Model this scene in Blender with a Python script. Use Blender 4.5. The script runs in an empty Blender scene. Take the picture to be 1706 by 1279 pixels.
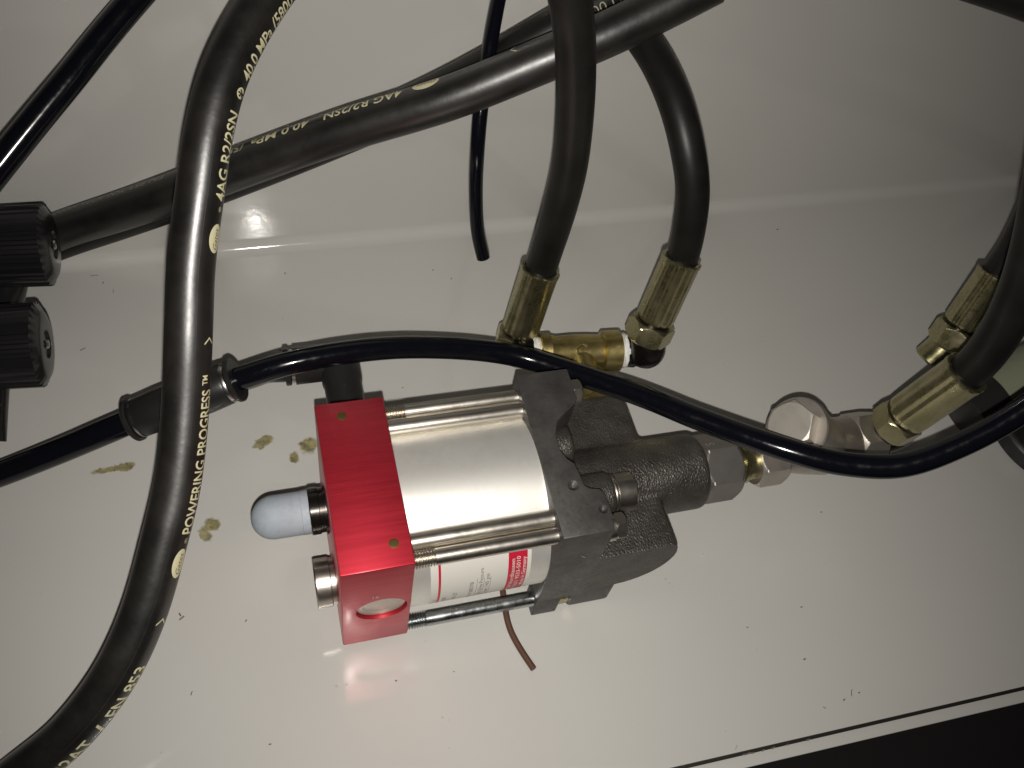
import bpy, bmesh, math, random
from mathutils import Vector, Matrix
import numpy as np

random.seed(7)
S = 0.001                                   # all lengths below are written in millimetres
scene = bpy.context.scene
COL = scene.collection

# ------------------------------------------------------------------ camera
cam_d = bpy.data.cameras.new('camera'); cam = bpy.data.objects.new('camera', cam_d); COL.objects.link(cam)
cam_d.sensor_fit = 'HORIZONTAL'; cam_d.sensor_width = 36.0; cam_d.lens = 31.755
cam_d.clip_start = 0.005; cam_d.clip_end = 20.0
cam.matrix_world = Matrix(((0.964784, 0.111770, -0.238116, -0.008774), (-0.225193, 0.818780, -0.528097, -0.115693), (0.135939, 0.563122, 0.815116, 0.355268), (0.000000, 0.000000, 0.000000, 1.000000)))
scene.camera = cam

# ------------------------------------------------------------------ light: a phone flash beside the lens, hardly any room light
w = bpy.data.worlds.new('World'); scene.world = w; w.use_nodes = True
w.node_tree.nodes['Background'].inputs[0].default_value = (1.0, 0.9, 0.8, 1)
w.node_tree.nodes['Background'].inputs[1].default_value = 0.012
fl = bpy.data.lights.new('flash', 'SPOT'); flash = bpy.data.objects.new('flash', fl); COL.objects.link(flash)
fl.energy = 4.85; fl.color = (1.0, 0.953, 0.89); fl.shadow_soft_size = 0.0016
fl.spot_size = math.radians(104); fl.spot_blend = 1.0
flash.matrix_world = Matrix(((0.964784, 0.111770, -0.238116, -0.009481), (-0.225193, 0.818780, -0.528097, -0.125244), (0.135939, 0.563122, 0.815116, 0.348874), (0.000000, 0.000000, 0.000000, 1.000000)))
scene.view_settings.view_transform = 'Standard'; scene.view_settings.look = 'None'
scene.view_settings.exposure = 0.0; scene.view_settings.gamma = 1.0
scene.cycles.max_bounces = 8; scene.cycles.use_denoising = True
scene.cycles.sample_clamp_indirect = 40.0; scene.cycles.blur_glossy = 0.2

# ------------------------------------------------------------------ materials
def mat(name, color, rough=0.4, metal=0.0, spec=0.5, coat=0.0, coat_rough=0.05):
    m = bpy.data.materials.new(name); m.use_nodes = True
    b = m.node_tree.nodes['Principled BSDF']
    b.inputs['Base Color'].default_value = (*color, 1); b.inputs['Roughness'].default_value = rough
    b.inputs['Metallic'].default_value = metal; b.inputs['Specular IOR Level'].default_value = spec
    b.inputs['Coat Weight'].default_value = coat; b.inputs['Coat Roughness'].default_value = coat_rough
    return m
class N:
    """little node helper"""
    def __init__(s, m): s.nt = m.node_tree; s.b = s.nt.nodes['Principled BSDF']; s.pos = None
    def new(s, t, **k):
        n = s.nt.nodes.new(t)
        for a, v in k.items(): setattr(n, a, v)
        return n
    def link(s, a, b): s.nt.links.new(a, b)
    def coord(s, kind='Object'):
        return s.new('ShaderNodeTexCoord').outputs[kind]
    def mapped(s, scale=(1, 1, 1), rot=(0, 0, 0), kind='Object'):
        n = s.new('ShaderNodeMapping'); n.inputs['Scale'].default_value = scale; n.inputs['Rotation'].default_value = rot
        s.link(s.coord(kind), n.inputs[0]); return n.outputs[0]
    def noise(s, vec, scale, detail=3, rough=0.55):
        n = s.new('ShaderNodeTexNoise'); n.inputs['Scale'].default_value = scale; n.inputs['Detail'].default_value = detail
        n.inputs['Roughness'].default_value = rough; s.link(vec, n.inputs['Vector']); return n.outputs['Fac'], n.outputs['Color']
    def ramp(s, fac, stops):
        n = s.new('ShaderNodeValToRGB'); e = n.color_ramp.elements
        while len(e) < len(stops): e.new(0.5)
        for k, (p, c) in enumerate(stops): e[k].position = p; e[k].color = (*c, 1) if len(c) == 3 else c
        s.link(fac, n.inputs[0]); return n.outputs[0]
    def math(s, op, a, b=None, clamp=False):
        n = s.new('ShaderNodeMath', operation=op, use_clamp=clamp)
        for i, v in enumerate((a, b)):
            if v is None: continue
            if isinstance(v, (int, float)): n.inputs[i].default_value = v
            else: s.link(v, n.inputs[i])
        return n.outputs[0]
    def mix(s, fac, a, b):
        n = s.new('ShaderNodeMix', data_type='RGBA')
        for sock, v in ((n.inputs[0], fac), (n.inputs[6], a), (n.inputs[7], b)):
            if isinstance(v, (int, float)): sock.default_value = v
            elif isinstance(v, tuple): sock.default_value = (*v, 1)
            else: s.link(v, sock)
        return n.outputs[2]
    def bump(s, h, strength, dist=0.0003, normal=None):
        n = s.new('ShaderNodeBump'); n.inputs['Strength'].default_value = strength; n.inputs['Distance'].default_value = dist
        s.link(h, n.inputs['Height'])
        if normal is not None: s.link(normal, n.inputs['Normal'])
        s.link(n.outputs[0], s.b.inputs['Normal']); return n.outputs[0]
    def maprange(s, v, a, b, c, d):
        n = s.new('ShaderNodeMapRange'); s.link(v, n.inputs[0])
        for i, x in enumerate((a, b, c, d)): n.inputs[i + 1].default_value = x
        return n.outputs[0]

MT = {}
# --- painted sheet: light warm grey, orange peel, faint smears, oil drips on the floor
def paint_material(name, stains):
    m = mat(name, (0.570, 0.563, 0.532), 0.16, 0, 0.5); n = N(m); co = n.coord()
    peel, _ = n.noise(co, 420, 2, 0.5); wav, _ = n.noise(co, 45, 2, 0.5)
    h = n.math('ADD', n.math('MULTIPLY', peel, 0.20), n.math('MULTIPLY', wav, 0.35))
    n.bump(h, 0.30, 0.00022)
    big, _ = n.noise(co, 9, 3, 0.6); fine, _ = n.noise(co, 160, 4, 0.7)
    col = n.mix(n.math('MULTIPLY', n.ramp(big, [(0.35, (0, 0, 0)), (0.75, (1, 1, 1))]), 0.10), (0.570, 0.563, 0.532), (0.525, 0.512, 0.48))
    smear, _ = n.noise(n.mapped((1, 2.2, 1), (0, 0, 0.5)), 28, 5, 0.7)
    rr = n.ramp(smear, [(0.45, (0.075, 0.075, 0.075)), (0.72, (0.17, 0.17, 0.17))])
    # tiny dirt specks
    v = n.new('ShaderNodeTexVoronoi', feature='F1'); v.inputs['Scale'].default_value = 75; n.link(co, v.inputs['Vector'])
    sp = n.math('LESS_THAN', v.outputs['Distance'], 0.035)
    sel = n.new('ShaderNodeSeparateColor'); n.link(v.outputs['Color'], sel.inputs[0])
    sp = n.math('MULTIPLY', sp, n.math('GREATER_THAN', sel.outputs[0], 0.975))
    col = n.mix(n.math('MULTIPLY', sp, 0.75), col, (0.10, 0.085, 0.07))
    if stains:
        _, wob = n.noise(co, 150, 4, 0.65)
        off = n.new('ShaderNodeVectorMath', operation='SCALE'); n.link(wob, off.inputs[0]); off.inputs['Scale'].default_value = 0.0075
        wp = n.new('ShaderNodeVectorMath', operation='ADD'); n.link(co, wp.inputs[0]); n.link(off.outputs[0], wp.inputs[1])
        total = None
        for (cx, cy, rx, ry, ang, k) in stains:
            mp = n.new('ShaderNodeMapping', vector_type='TEXTURE')
            mp.inputs['Location'].default_value = ((cx + 3.75) * S, (cy + 3.75) * S, 0.00375)
            mp.inputs['Rotation'].default_value = (0, 0, ang); mp.inputs['Scale'].default_value = (rx * S, ry * S, 0.05)
            n.link(wp.outputs[0], mp.inputs[0])
            ln = n.new('ShaderNodeVectorMath', operation='LENGTH'); n.link(mp.outputs[0], ln.inputs[0])
            q = n.math('MULTIPLY', n.maprange(ln.outputs['Value'], 1.05, 0.75, 0, 1), k)
            total = q if total is None else n.math('MAXIMUM', total, q)
        tone, _ = n.noise(co, 330, 3, 0.6)
        oil = n.ramp(tone, [(0.38, (0.10, 0.082, 0.012)), (0.64, (0.33, 0.28, 0.08))])
        col = n.mix(n.math('MULTIPLY', total, 0.85), col, oil)
        rr = n.mix(total, rr, (0.30, 0.30, 0.30))
    n.link(col, n.b.inputs['Base Color']); n.link(rr, n.b.inputs['Roughness'])
    return m
STAINS = []
for (c, rx, ry, ang, k) in (
        ((-22.0, 100.1, 0.0), 3.4, 2.2, 0.5, 1), ((-24.5, 97.6, 0.0), 2.4, 1.7, 0.2, .9), ((-3.7, 94.5, 0.0), 3.2, 3.4, 0.0, 1), ((-10.0, 89.0, 0.0), 2.2, 2.0, 0.3, 1),
        ((-85.3, 94.9, 0.0), 6.2, 1.5, 0.12, 1), ((-79.6, 95.4, 0.0), 2.8, 2.0, 0.2, 1), ((-46.2, 61.9, 0.0), 3.0, 2.4, 0.0, 1), ((-49.3, 57.7, 0.0), 2.0, 3.2, 0.5, .9),
        ((-71.2, 137.0, 0.0), 2.4, 1.0, 1.0, .0)):
    STAINS.append((c[0], c[1], rx * 1.3, ry * 1.3, ang, k))
MT['floor'] = paint_material('painted_sheet_oil_stained', STAINS)
MT['paint'] = paint_material('painted_sheet', None)
MT['dark_ground'] = mat('dark_ground', (0.020, 0.018, 0.0185), 0.8, 0, 0.2)
MT['gap'] = mat('black_sealant', (0.012, 0.010, 0.009), 0.6)

# --- red anodised aluminium with brushing along the pump axis
m = mat('red_anodised_aluminium', (0.50, 0.018, 0.040), 0.55, 0.80, 0.5, 0.50, 0.24); n = N(m); n.b.inputs['Coat IOR'].default_value = 1.65
g, _ = n.noise(n.mapped((14, 420, 420)), 1.0, 4, 0.65); g2, _ = n.noise(n.mapped((60, 1500, 1500)), 1.0, 3, 0.6)
n.link(n.ramp(g, [(0.30, (0.47, 0.022, 0.040)), (0.70, (0.57, 0.030, 0.052))]), n.b.inputs['Base Color'])
n.link(n.maprange(g2, 0.3, 0.7, 0.48, 0.60), n.b.inputs['Roughness'])
n.bump(n.math('ADD', g, n.math('MULTIPLY', g2, 0.6)), 0.035, 0.0002); MT['red'] = m
m = mat('red_anodised_bore', (0.60, 0.012, 0.03), 0.2, 0.8); MT['red_bore'] = m
# --- turned aluminium / steel
def turned(name, col, rough, bump=0.1, metal=1.0, scale=(900, 20, 20), var=0.10):
    m = mat(name, col, rough, metal); n = N(m)
    g, _ = n.noise(n.mapped(scale), 1.0, 3, 0.6); d, _ = n.noise(n.coord(), 130, 4, 0.65)
    n.link(n.maprange(d, 0.3, 0.7, max(0.02, rough - var), rough + var), n.b.inputs['Roughness'])
    dark = tuple(c * 0.84 for c in col)
    n.link(n.mix(n.ramp(d, [(0.45, (0, 0, 0)), (0.80, (0.8, 0.8, 0.8))]), col, dark), n.b.inputs['Base Color'])
    n.bump(g, bump, 0.0001); return m
MT['aluminium'] = turned('turned_aluminium', (0.86, 0.845, 0.80), 0.50, 0.08, 0.72, (500, 6, 6), 0.02)
MT['steel'] = turned('bright_steel', (0.66, 0.62, 0.55), 0.33, 0.30, 1.0, (700, 700, 700), 0.05)
MT['nickel'] = turned('nickel_plated', (0.56, 0.52, 0.46), 0.34, 0.05, 1.0, (60, 60, 60), 0.05)
MT['stainless'] = turned('stainless_cast', (0.54, 0.50, 0.45), 0.46, 0.25, 0.95, (500, 500, 500), 0.06)
MT['satin'] = turned('satin_nickel', (0.66, 0.62, 0.56), 0.58, 0.2, 0.9, (400, 400, 400), 0.06)
MT['zinc'] = turned('zinc_plated', (0.50, 0.52, 0.53), 0.26, 0.5, 1.0, (300, 300, 300), 0.12)
MT['hexsteel'] = turned('grey_hex_steel', (0.27, 0.255, 0.235), 0.46, 0.15, 0.85, (40, 900, 900), 0.05)
MT['blacksteel'] = turned('blued_steel', (0.030, 0.026, 0.024), 0.27, 0.1, 0.8, (80, 80, 80), 0.08)
# --- phosphated plate and sand-cast iron
m = mat('phosphated_steel', (0.080, 0.077, 0.074), 0.45, 0.45, 0.5); n = N(m); co = n.coord()
d, _ = n.noise(co, 90, 5, 0.65); f_, _ = n.noise(co, 900, 3, 0.6); g, _ = n.noise(n.mapped((1500, 60, 400)), 1.0, 3, 0.6)
n.link(n.ramp(d, [(0.32, (0.058, 0.055, 0.053)), (0.70, (0.115, 0.110, 0.104))]), n.b.inputs['Base Color'])
n.link(n.maprange(f_, 0.3, 0.7, 0.38, 0.56), n.b.inputs['Roughness']); n.bump(n.math('ADD', f_, g), 0.14, 0.0001); MT['plate'] = m
m = mat('sand_cast_iron', (0.085, 0.072, 0.060), 0.42, 0.55, 0.5); n = N(m); co = n.coord()
d, _ = n.noise(co, 120, 4, 0.6)
v = n.new('ShaderNodeTexVoronoi', feature='SMOOTH_F1'); v.inputs['Scale'].default_value = 1600; n.link(n.mapped((1, 0.6, 1), (0.3, 0.2, 0.7)), v.inputs['Vector'])
f_, _ = n.noise(co, 1000, 3, 0.6)
n.link(n.ramp(d, [(0.3, (0.056, 0.052, 0.046)), (0.72, (0.108, 0.100, 0.088))]), n.b.inputs['Base Color'])
n.bump(n.math('ADD', n.math('MULTIPLY', v.outputs['Distance'], 0.9), f_), 0.95, 0.00034); MT['cast'] = m
m = mat('machined_cast_face', (0.075, 0.073, 0.070), 0.40, 0.45); n = N(m)
g, _ = n.noise(n.mapped((90, 90, 700), (0, 0.5, 0)), 1.0, 4, 0.6)
n.link(n.ramp(g, [(0.3, (0.055, 0.054, 0.052)), (0.7, (0.105, 0.100, 0.092))]), n.b.inputs['Base Color']); n.bump(g, 0.05, 0.0001); MT['machined'] = m
# --- yellow chromate zinc (hose fittings) and raw brass
def chromate(name, a, b, c, rough):
    m = mat(name, a, rough, 0.95); n = N(m); co = n.coord()
    d, _ = n.noise(co, 110, 4, 0.7); e, _ = n.noise(n.mapped((1, 1, 1), (0.4, 0.8, 0.2)), 60, 2, 0.6)
    c1 = n.ramp(d, [(0.30, b), (0.55, a), (0.78, c)])
    n.link(n.mix(n.ramp(e, [(0.45, (0, 0, 0)), (0.8, (0.5, 0.5, 0.5))]), c1, (0.34, 0.30, 0.16)), n.b.inputs['Base Color'])
    n.link(n.maprange(d, 0.3, 0.75, rough - 0.06, rough + 0.14), n.b.inputs['Roughness'])
    f_, _ = n.noise(co, 800, 2, 0.5); n.bump(f_, 0.12, 0.0001); return m
MT['chromate'] = chromate('yellow_chromate_steel', (0.46, 0.42, 0.25), (0.33, 0.32, 0.17), (0.58, 0.50, 0.36), 0.27)
MT['brass'] = chromate('rough_brass', (0.52, 0.42, 0.17), (0.36, 0.29, 0.10), (0.60, 0.49, 0.24), 0.32)
# --- rubber, plastics
m = mat('hose_rubber', (0.012, 0.011, 0.010), 0.34, 0.0, 0.95); n = N(m); co = n.coord()
f_, _ = n.noise(co, 700, 3, 0.6); d, _ = n.noise(co, 70, 4, 0.65); w1, _ = n.noise(co, 170, 2, 0.5)
n.link(n.ramp(d, [(0.35, (0.008, 0.0072, 0.0065)), (0.75, (0.018, 0.016, 0.0135))]), n.b.inputs['Base Color'])
n.link(n.maprange(d, 0.3, 0.75, 0.33, 0.44), n.b.inputs['Roughness'])
n.bump(n.math('ADD', n.math('MULTIPLY', f_, 0.6), n.math('MULTIPLY', w1, 1.5)), 0.16, 0.0003); MT['rubber'] = m
m = mat('matt_hose_rubber', (0.012, 0.0115, 0.0105), 0.42, 0.0, 0.32); n = N(m); co = n.coord()
d, _ = n.noise(co, 60, 4, 0.6); n.link(n.ramp(d, [(0.35, (0.007, 0.0068, 0.006)), (0.75, (0.015, 0.014, 0.0125))]), n.b.inputs['Base Color'])
f_, _ = n.noise(co, 600, 3, 0.6); n.bump(f_, 0.10, 0.0003); MT['rubber_matt'] = m
m = mat('gloss_black_tube', (0.0035, 0.004, 0.0065), 0.13, 0, 0.5); n = N(m); co = n.coord()
d, _ = n.noise(co, 240, 4, 0.7); n.link(n.maprange(d, 0.35, 0.75, 0.10, 0.22), n.b.inputs['Roughness'])
e, _ = n.noise(co, 60, 2, 0.5); n.bump(e, 0.03, 0.0003); MT['tube'] = m
m = mat('black_nylon', (0.016, 0.0155, 0.015), 0.36, 0, 0.45); n = N(m); f_, _ = n.noise(n.coord(), 900, 2, 0.5); n.bump(f_, 0.10, 0.0002); MT['plastic'] = m
m = mat('black_knob_plastic', (0.010, 0.0095, 0.0105), 0.24, 0, 0.5); n = N(m); f_, _ = n.noise(n.coord(), 300, 3, 0.6); n.bump(f_, 0.10, 0.0002); MT['knob'] = m
m = mat('sintered_grey_plastic', (0.34, 0.39, 0.44), 0.62, 0, 0.35); n = N(m); co = n.coord()
d, _ = n.noise(co, 300, 5, 0.75); n.link(n.ramp(d, [(0.30, (0.31, 0.355, 0.40)), (0.72, (0.385, 0.43, 0.475))]), n.b.inputs['Base Color'])
f_, _ = n.noise(co, 1800, 2, 0.5); n.bump(f_, 0.25, 0.0002); MT['muffler'] = m
MT['tape'] = mat('thread_seal_tape', (0.80, 0.79, 0.76), 0.55)
MT['label_white'] = mat('label_white', (0.74, 0.72, 0.66), 0.42)
MT['label_red'] = mat('label_red', (0.56, 0.014, 0.045), 0.42)
MT['ink'] = mat('label_ink', (0.16, 0.15, 0.14), 0.5)
MT['print'] = mat('hose_print_cream', (0.70, 0.66, 0.42), 0.5)
MT['print_faint'] = mat('hose_print_worn', (0.36, 0.34, 0.24), 0.5)
MT['print_ink'] = mat('hose_print_black', (0.02, 0.02, 0.016), 0.5)
MT['stamp'] = mat('stamped_bare_steel', (0.55, 0.52, 0.47), 0.35, 0.9)
m = mat('brown_wire_pvc', (0.105, 0.048, 0.032), 0.45); MT['wire'] = m
m = mat('pale_green_paint', (0.22, 0.235, 0.165), 0.45); n = N(m); co = n.coord()
d, _ = n.noise(co, 70, 3, 0.6); n.link(n.ramp(d, [(0.66, (0.22, 0.235, 0.165)), (0.72, (0.10, 0.045, 0.02))]), n.b.inputs['Base Color']); MT['pale'] = m
m = mat('dark_rubber_foot', (0.030, 0.028, 0.028), 0.45); n = N(m); f_, _ = n.noise(n.coord(), 260, 4, 0.7)
n.link(n.ramp(f_, [(0.35, (0.008, 0.008, 0.009)), (0.7, (0.022, 0.021, 0.021))]), n.b.inputs['Base Color']); n.bump(f_, 0.4, 0.0004); MT['foot'] = m
MT['chip'] = mat('dark_chip', (0.16, 0.145, 0.125), 0.5)
MT['drop'] = mat('clear_drip', (0.55, 0.53, 0.48), 0.05, 0, 0.6)
MT['screw'] = mat('screw_steel', (0.55, 0.53, 0.50), 0.25, 1.0)
MT['brass_pin'] = turned('brass_pin', (0.20, 0.14, 0.05), 0.5, 0.3, 0.9, (300, 300, 300))

# ------------------------------------------------------------------ mesh helpers (millimetres in, metres out)
def frame(d, ref=None):
    d = Vector(d).normalized(); r = Vector(ref) if ref is not None else (Vector((0, 0, 1)) if abs(d.z) < 0.9 else Vector((0, 1, 0)))
    e = (r - d * r.dot(d)).normalized(); return d, e, d.cross(e)
class MB:
    def __init__(s): s.v = []; s.f = []
    def add(s, vs, fs):
        o = len(s.v); s.v += [tuple(p) for p in vs]; s.f += [tuple(i + o for i in q) for q in fs]; return s
    def rings(s, rings, cap0=True, cap1=True):
        n = len(rings[0]); vs = [p for r in rings for p in r]; fs = []
        for k in range(len(rings) - 1):
            for i in range(n):
                j = (i + 1) % n; fs.append((k * n + i, k * n + j, (k + 1) * n + j, (k + 1) * n + i))
        if cap0: fs.append(tuple(reversed(range(n))))
        if cap1: fs.append(tuple(range((len(rings) - 1) * n, len(rings) * n)))
        return s.add(vs, fs)
    def lathe(s, p0, d, prof, n=40, rmod=None, ref=None, cap0=True, cap1=True):
        d, e, g = frame(d, ref); p0 = Vector(p0); rs = []
        for (t, r) in prof:
            c = p0 + d * t; rg = []
            for i in range(n):
                a = 2 * math.pi * i / n; q = r * (rmod(a, t) if rmod else 1.0)
                rg.append(c + e * (q * math.cos(a)) + g * (q * math.sin(a)))
            rs.append(rg)
        return s.rings(rs, cap0, cap1)
    def hexa(s, p0, d, t0, t1, af, ref=None, c0=True, c1=True, cr=0.5, rim=0.965):
        """hexagon along d with conically chamfered ends; rim = chamfer circle as a share of the corner radius"""
        n = 72; R = af / 2; RC = R / math.cos(math.pi / 6); d, e, g = frame(d, ref); p0 = Vector(p0); rs = []
        L = t1 - t0; dep = (RC - R * rim / 0.965) * cr + 0.35
        steps = [0, 0.12, 0.25, 0.4, 0.6, 0.8, 1.0]; ts = []
        if c0: ts += [(t0 + dep * k, R * 0.985 + (RC - R * 0.985) * k) for k in steps]
        else: ts += [(t0, RC)]
        if c1: ts += [(t1 - dep * k, R * 0.985 + (RC - R * 0.985) * k) for k in reversed(steps)]
        else: ts += [(t1, RC)]
        for (t, lim) in ts:
            c = p0 + d * t; rg = []
            for i in range(n):
                a = 2 * math.pi * i / n; k = (a + math.pi / 6) % (math.pi / 3) - math.pi / 6
                q = min(R / math.cos(k), lim); rg.append(c + e * (q * math.cos(a)) + g * (q * math.sin(a)))
            rs.append(rg)
        return s.rings(rs)
    def box(s, x0, x1, y0, y1, z0, z1):
        vs = [(x, y, z) for z in (z0, z1) for y in (y0, y1) for x in (x0, x1)]
        return s.add(vs, [(0, 2, 3, 1), (4, 5, 7, 6), (0, 1, 5, 4), (2, 6, 7, 3), (0, 4, 6, 2), (1, 3, 7, 5)])
    def prism(s, poly, h0, h1, fn):
        """polygon (list of 2D) extruded between h0 and h1; fn(a, b, h) -> point"""
        n = len(poly); vs = [fn(a, b, h0) for a, b in poly] + [fn(a, b, h1) for a, b in poly]
        fs = [tuple(reversed(range(n))), tuple(range(n, 2 * n))] + [(i, (i + 1) % n, n + (i + 1) % n, n + i) for i in range(n)]
        return s.add(vs, fs)
    def tube(s, pts, r, n=28, cap=True, rfun=None):
        pts = [Vector(p) for p in pts]; rs = []; e = None
        for i, p in enumerate(pts):
            t = (pts[min(i + 1, len(pts) - 1)] - pts[max(i - 1, 0)]).normalized()
            if e is None: _, e, _ = frame(t)
            e = (e - t * e.dot(t)).normalized(); g = t.cross(e); q = rfun(i) if rfun else r
            rs.append([p + e * (q * math.cos(2 * math.pi * k / n)) + g * (q * math.sin(2 * math.pi * k / n)) for k in range(n)])
        return s.rings(rs, cap, cap)
    def build(s, name, m, parent=None, bevel=0, seg=2, angle=35, at=None):
        bm = bmesh.new(); vs = [bm.verts.new((p[0] * S, p[1] * S, p[2] * S)) for p in s.v]
        for q in s.f:
            try: bm.faces.new([vs[i] for i in q])
            except ValueError: pass
        bmesh.ops.recalc_face_normals(bm, faces=bm.faces)
        if bevel:
            es = [e for e in bm.edges if len(e.link_faces) == 2 and e.calc_face_angle(0) > math.radians(30)]
            bmesh.ops.bevel(bm, geom=es, offset=bevel * S, offset_type='OFFSET', segments=seg, profile=0.5, affect='EDGES', clamp_overlap=True)
        me = bpy.data.meshes.new(name); bm.to_mesh(me); bm.free()
        return link(name, me, m, parent, angle)
def link(name, me, m, parent=None, angle=35):
    me.shade_smooth(); me.set_sharp_from_angle(angle=math.radians(angle))
    if m is not None: me.materials.append(MT[m] if isinstance(m, str) else m)
    o = bpy.data.objects.new(name, me); COL.objects.link(o)
    if parent is not None: o.parent = parent
    return o
def thing(name, label, cat, loc=(0, 0, 0), rz=0.0, group=None):
    o = bpy.data.objects.new(name, None); COL.objects.link(o); o.empty_display_size = 0.02
    o.location = (loc[0] * S, loc[1] * S, loc[2] * S); o.rotation_euler = (0, 0, rz)
    return tag(o, label, cat, group)
def tag(o, label, cat, group=None):
    o['label'] = label; o['category'] = cat
    if group: o['group'] = group
    return o
def structure(o, label=None):
    o['kind'] = 'structure'
    if label: o['label'] = label
    return o
def rest_on(o, loc):
    """give a one-mesh thing its origin at loc (mm) without moving it"""
    v = Vector(loc) * S; o.data.transform(Matrix.Translation(-v)); o.location = v; return o
def boolean(o, cutters, op='DIFFERENCE'):
    for c in cutters:
        md = o.modifiers.new('b', 'BOOLEAN'); md.operation = op; md.object = c; md.solver = 'EXACT'
    bpy.context.view_layer.update()
    me = bpy.data.meshes.new_from_object(o.evaluated_get(bpy.context.evaluated_depsgraph_get()))
    o.modifiers.clear(); old = o.data; o.data = me; bpy.data.meshes.remove(old)
    for c in cutters: d = c.data; bpy.data.objects.remove(c); bpy.data.meshes.remove(d)
    o.data.shade_smooth(); o.data.set_sharp_from_angle(angle=math.radians(35))
def spline(ctrl, step=1.6):
    P = [Vector(p) for p in ctrl]; P = [P[0] * 2 - P[1]] + P + [P[-1] * 2 - P[-2]]; out = []
    for i in range(1, len(P) - 2):
        a, b, c, d = P[i - 1:i + 3]; L = max(2, int((c - b).length / step))
        t0 = 0; t1 = t0 + (b - a).length ** .5; t2 = t1 + (c - b).length ** .5; t3 = t2 + (d - c).length ** .5
        for k in range(L):
            t = t1 + (t2 - t1) * k / L
            A1 = a * ((t1 - t) / (t1 - t0)) + b * ((t - t0) / (t1 - t0)); A2 = b * ((t2 - t) / (t2 - t1)) + c * ((t - t1) / (t2 - t1)); A3 = c * ((t3 - t) / (t3 - t2)) + d * ((t - t2) / (t3 - t2))
            B1 = A1 * ((t2 - t) / (t2 - t0)) + A2 * ((t - t0) / (t2 - t0)); B2 = A2 * ((t3 - t) / (t3 - t1)) + A3 * ((t - t1) / (t3 - t1))
            out.append(B1 * ((t2 - t) / (t2 - t1)) + B2 * ((t - t1) / (t2 - t1)))
    out.append(P[-2].copy())
    for _ in range(6):                                          # relax kinks
        q = [out[0]] + [(out[i - 1] + out[i] * 2 + out[i + 1]) / 4 for i in range(1, len(out) - 1)] + [out[-1]]; out = q
    return out

# flat lettering as a triangle mesh (u, v), fitted to a width and a cap height
_font_ref = {}
def glyphs(body, width, height, bold=0.012, shear=0.0, edge=0.9, space=1.0):
    cu = bpy.data.curves.new('t', 'FONT'); cu.body = body; cu.offset = bold; cu.shear = shear; cu.resolution_u = 3; cu.space_character = space
    ob = bpy.data.objects.new('t', cu); COL.objects.link(ob); bpy.context.view_layer.update()
    me = bpy.data.meshes.new_from_object(ob.evaluated_get(bpy.context.evaluated_depsgraph_get()))
    bpy.data.objects.remove(ob); bpy.data.curves.remove(cu)
    xs = [v.co.x for v in me.vertices]; ys = [v.co.y for v in me.vertices]
    x0, x1 = min(xs), max(xs); cap = 0.729; sx = width / (x1 - x0) if width else height / cap; sy = height / cap
    bm = bmesh.new(); bm.from_mesh(me); bpy.data.meshes.remove(me)
    for v in bm.verts: v.co = ((v.co.x - x0) * sx, v.co.y * sy, 0)
    for _ in range(3):
        bmesh.ops.triangulate(bm, faces=bm.faces)
        es = [e for e in bm.edges if e.calc_length() > edge]
        if not es: break
        bmesh.ops.subdivide_edges(bm, edges=es, cuts=1)
    bmesh.ops.triangulate(bm, faces=bm.faces)
    bm.verts.index_update(); V = [(v.co.x, v.co.y) for v in bm.verts]; F = [tuple(v.index for v in f.verts) for f in bm.faces]; bm.free()
    return V, F, (x1 - x0) * sx
def disc2d(cx, cy, rx, ry, nr=5, n=32):
    V = [(cx, cy)]; F = []
    for k in range(1, nr + 1):
        for i in range(n): a = 2 * math.pi * i / n; V.append((cx + rx * k / nr * math.cos(a), cy + ry * k / nr * math.sin(a)))
    for i in range(n): F.append((0, 1 + i, 1 + (i + 1) % n))
    for k in range(nr - 1):
        for i in range(n): a = 1 + k * n + i; b = 1 + k * n + (i + 1) % n; F.append((a, a + n, b + n, b))
    return V, F
def surface(name, V, F, fn, m, parent):
    return MB().add([fn(u, v) for u, v in V], F).build(name, m, parent)

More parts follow.
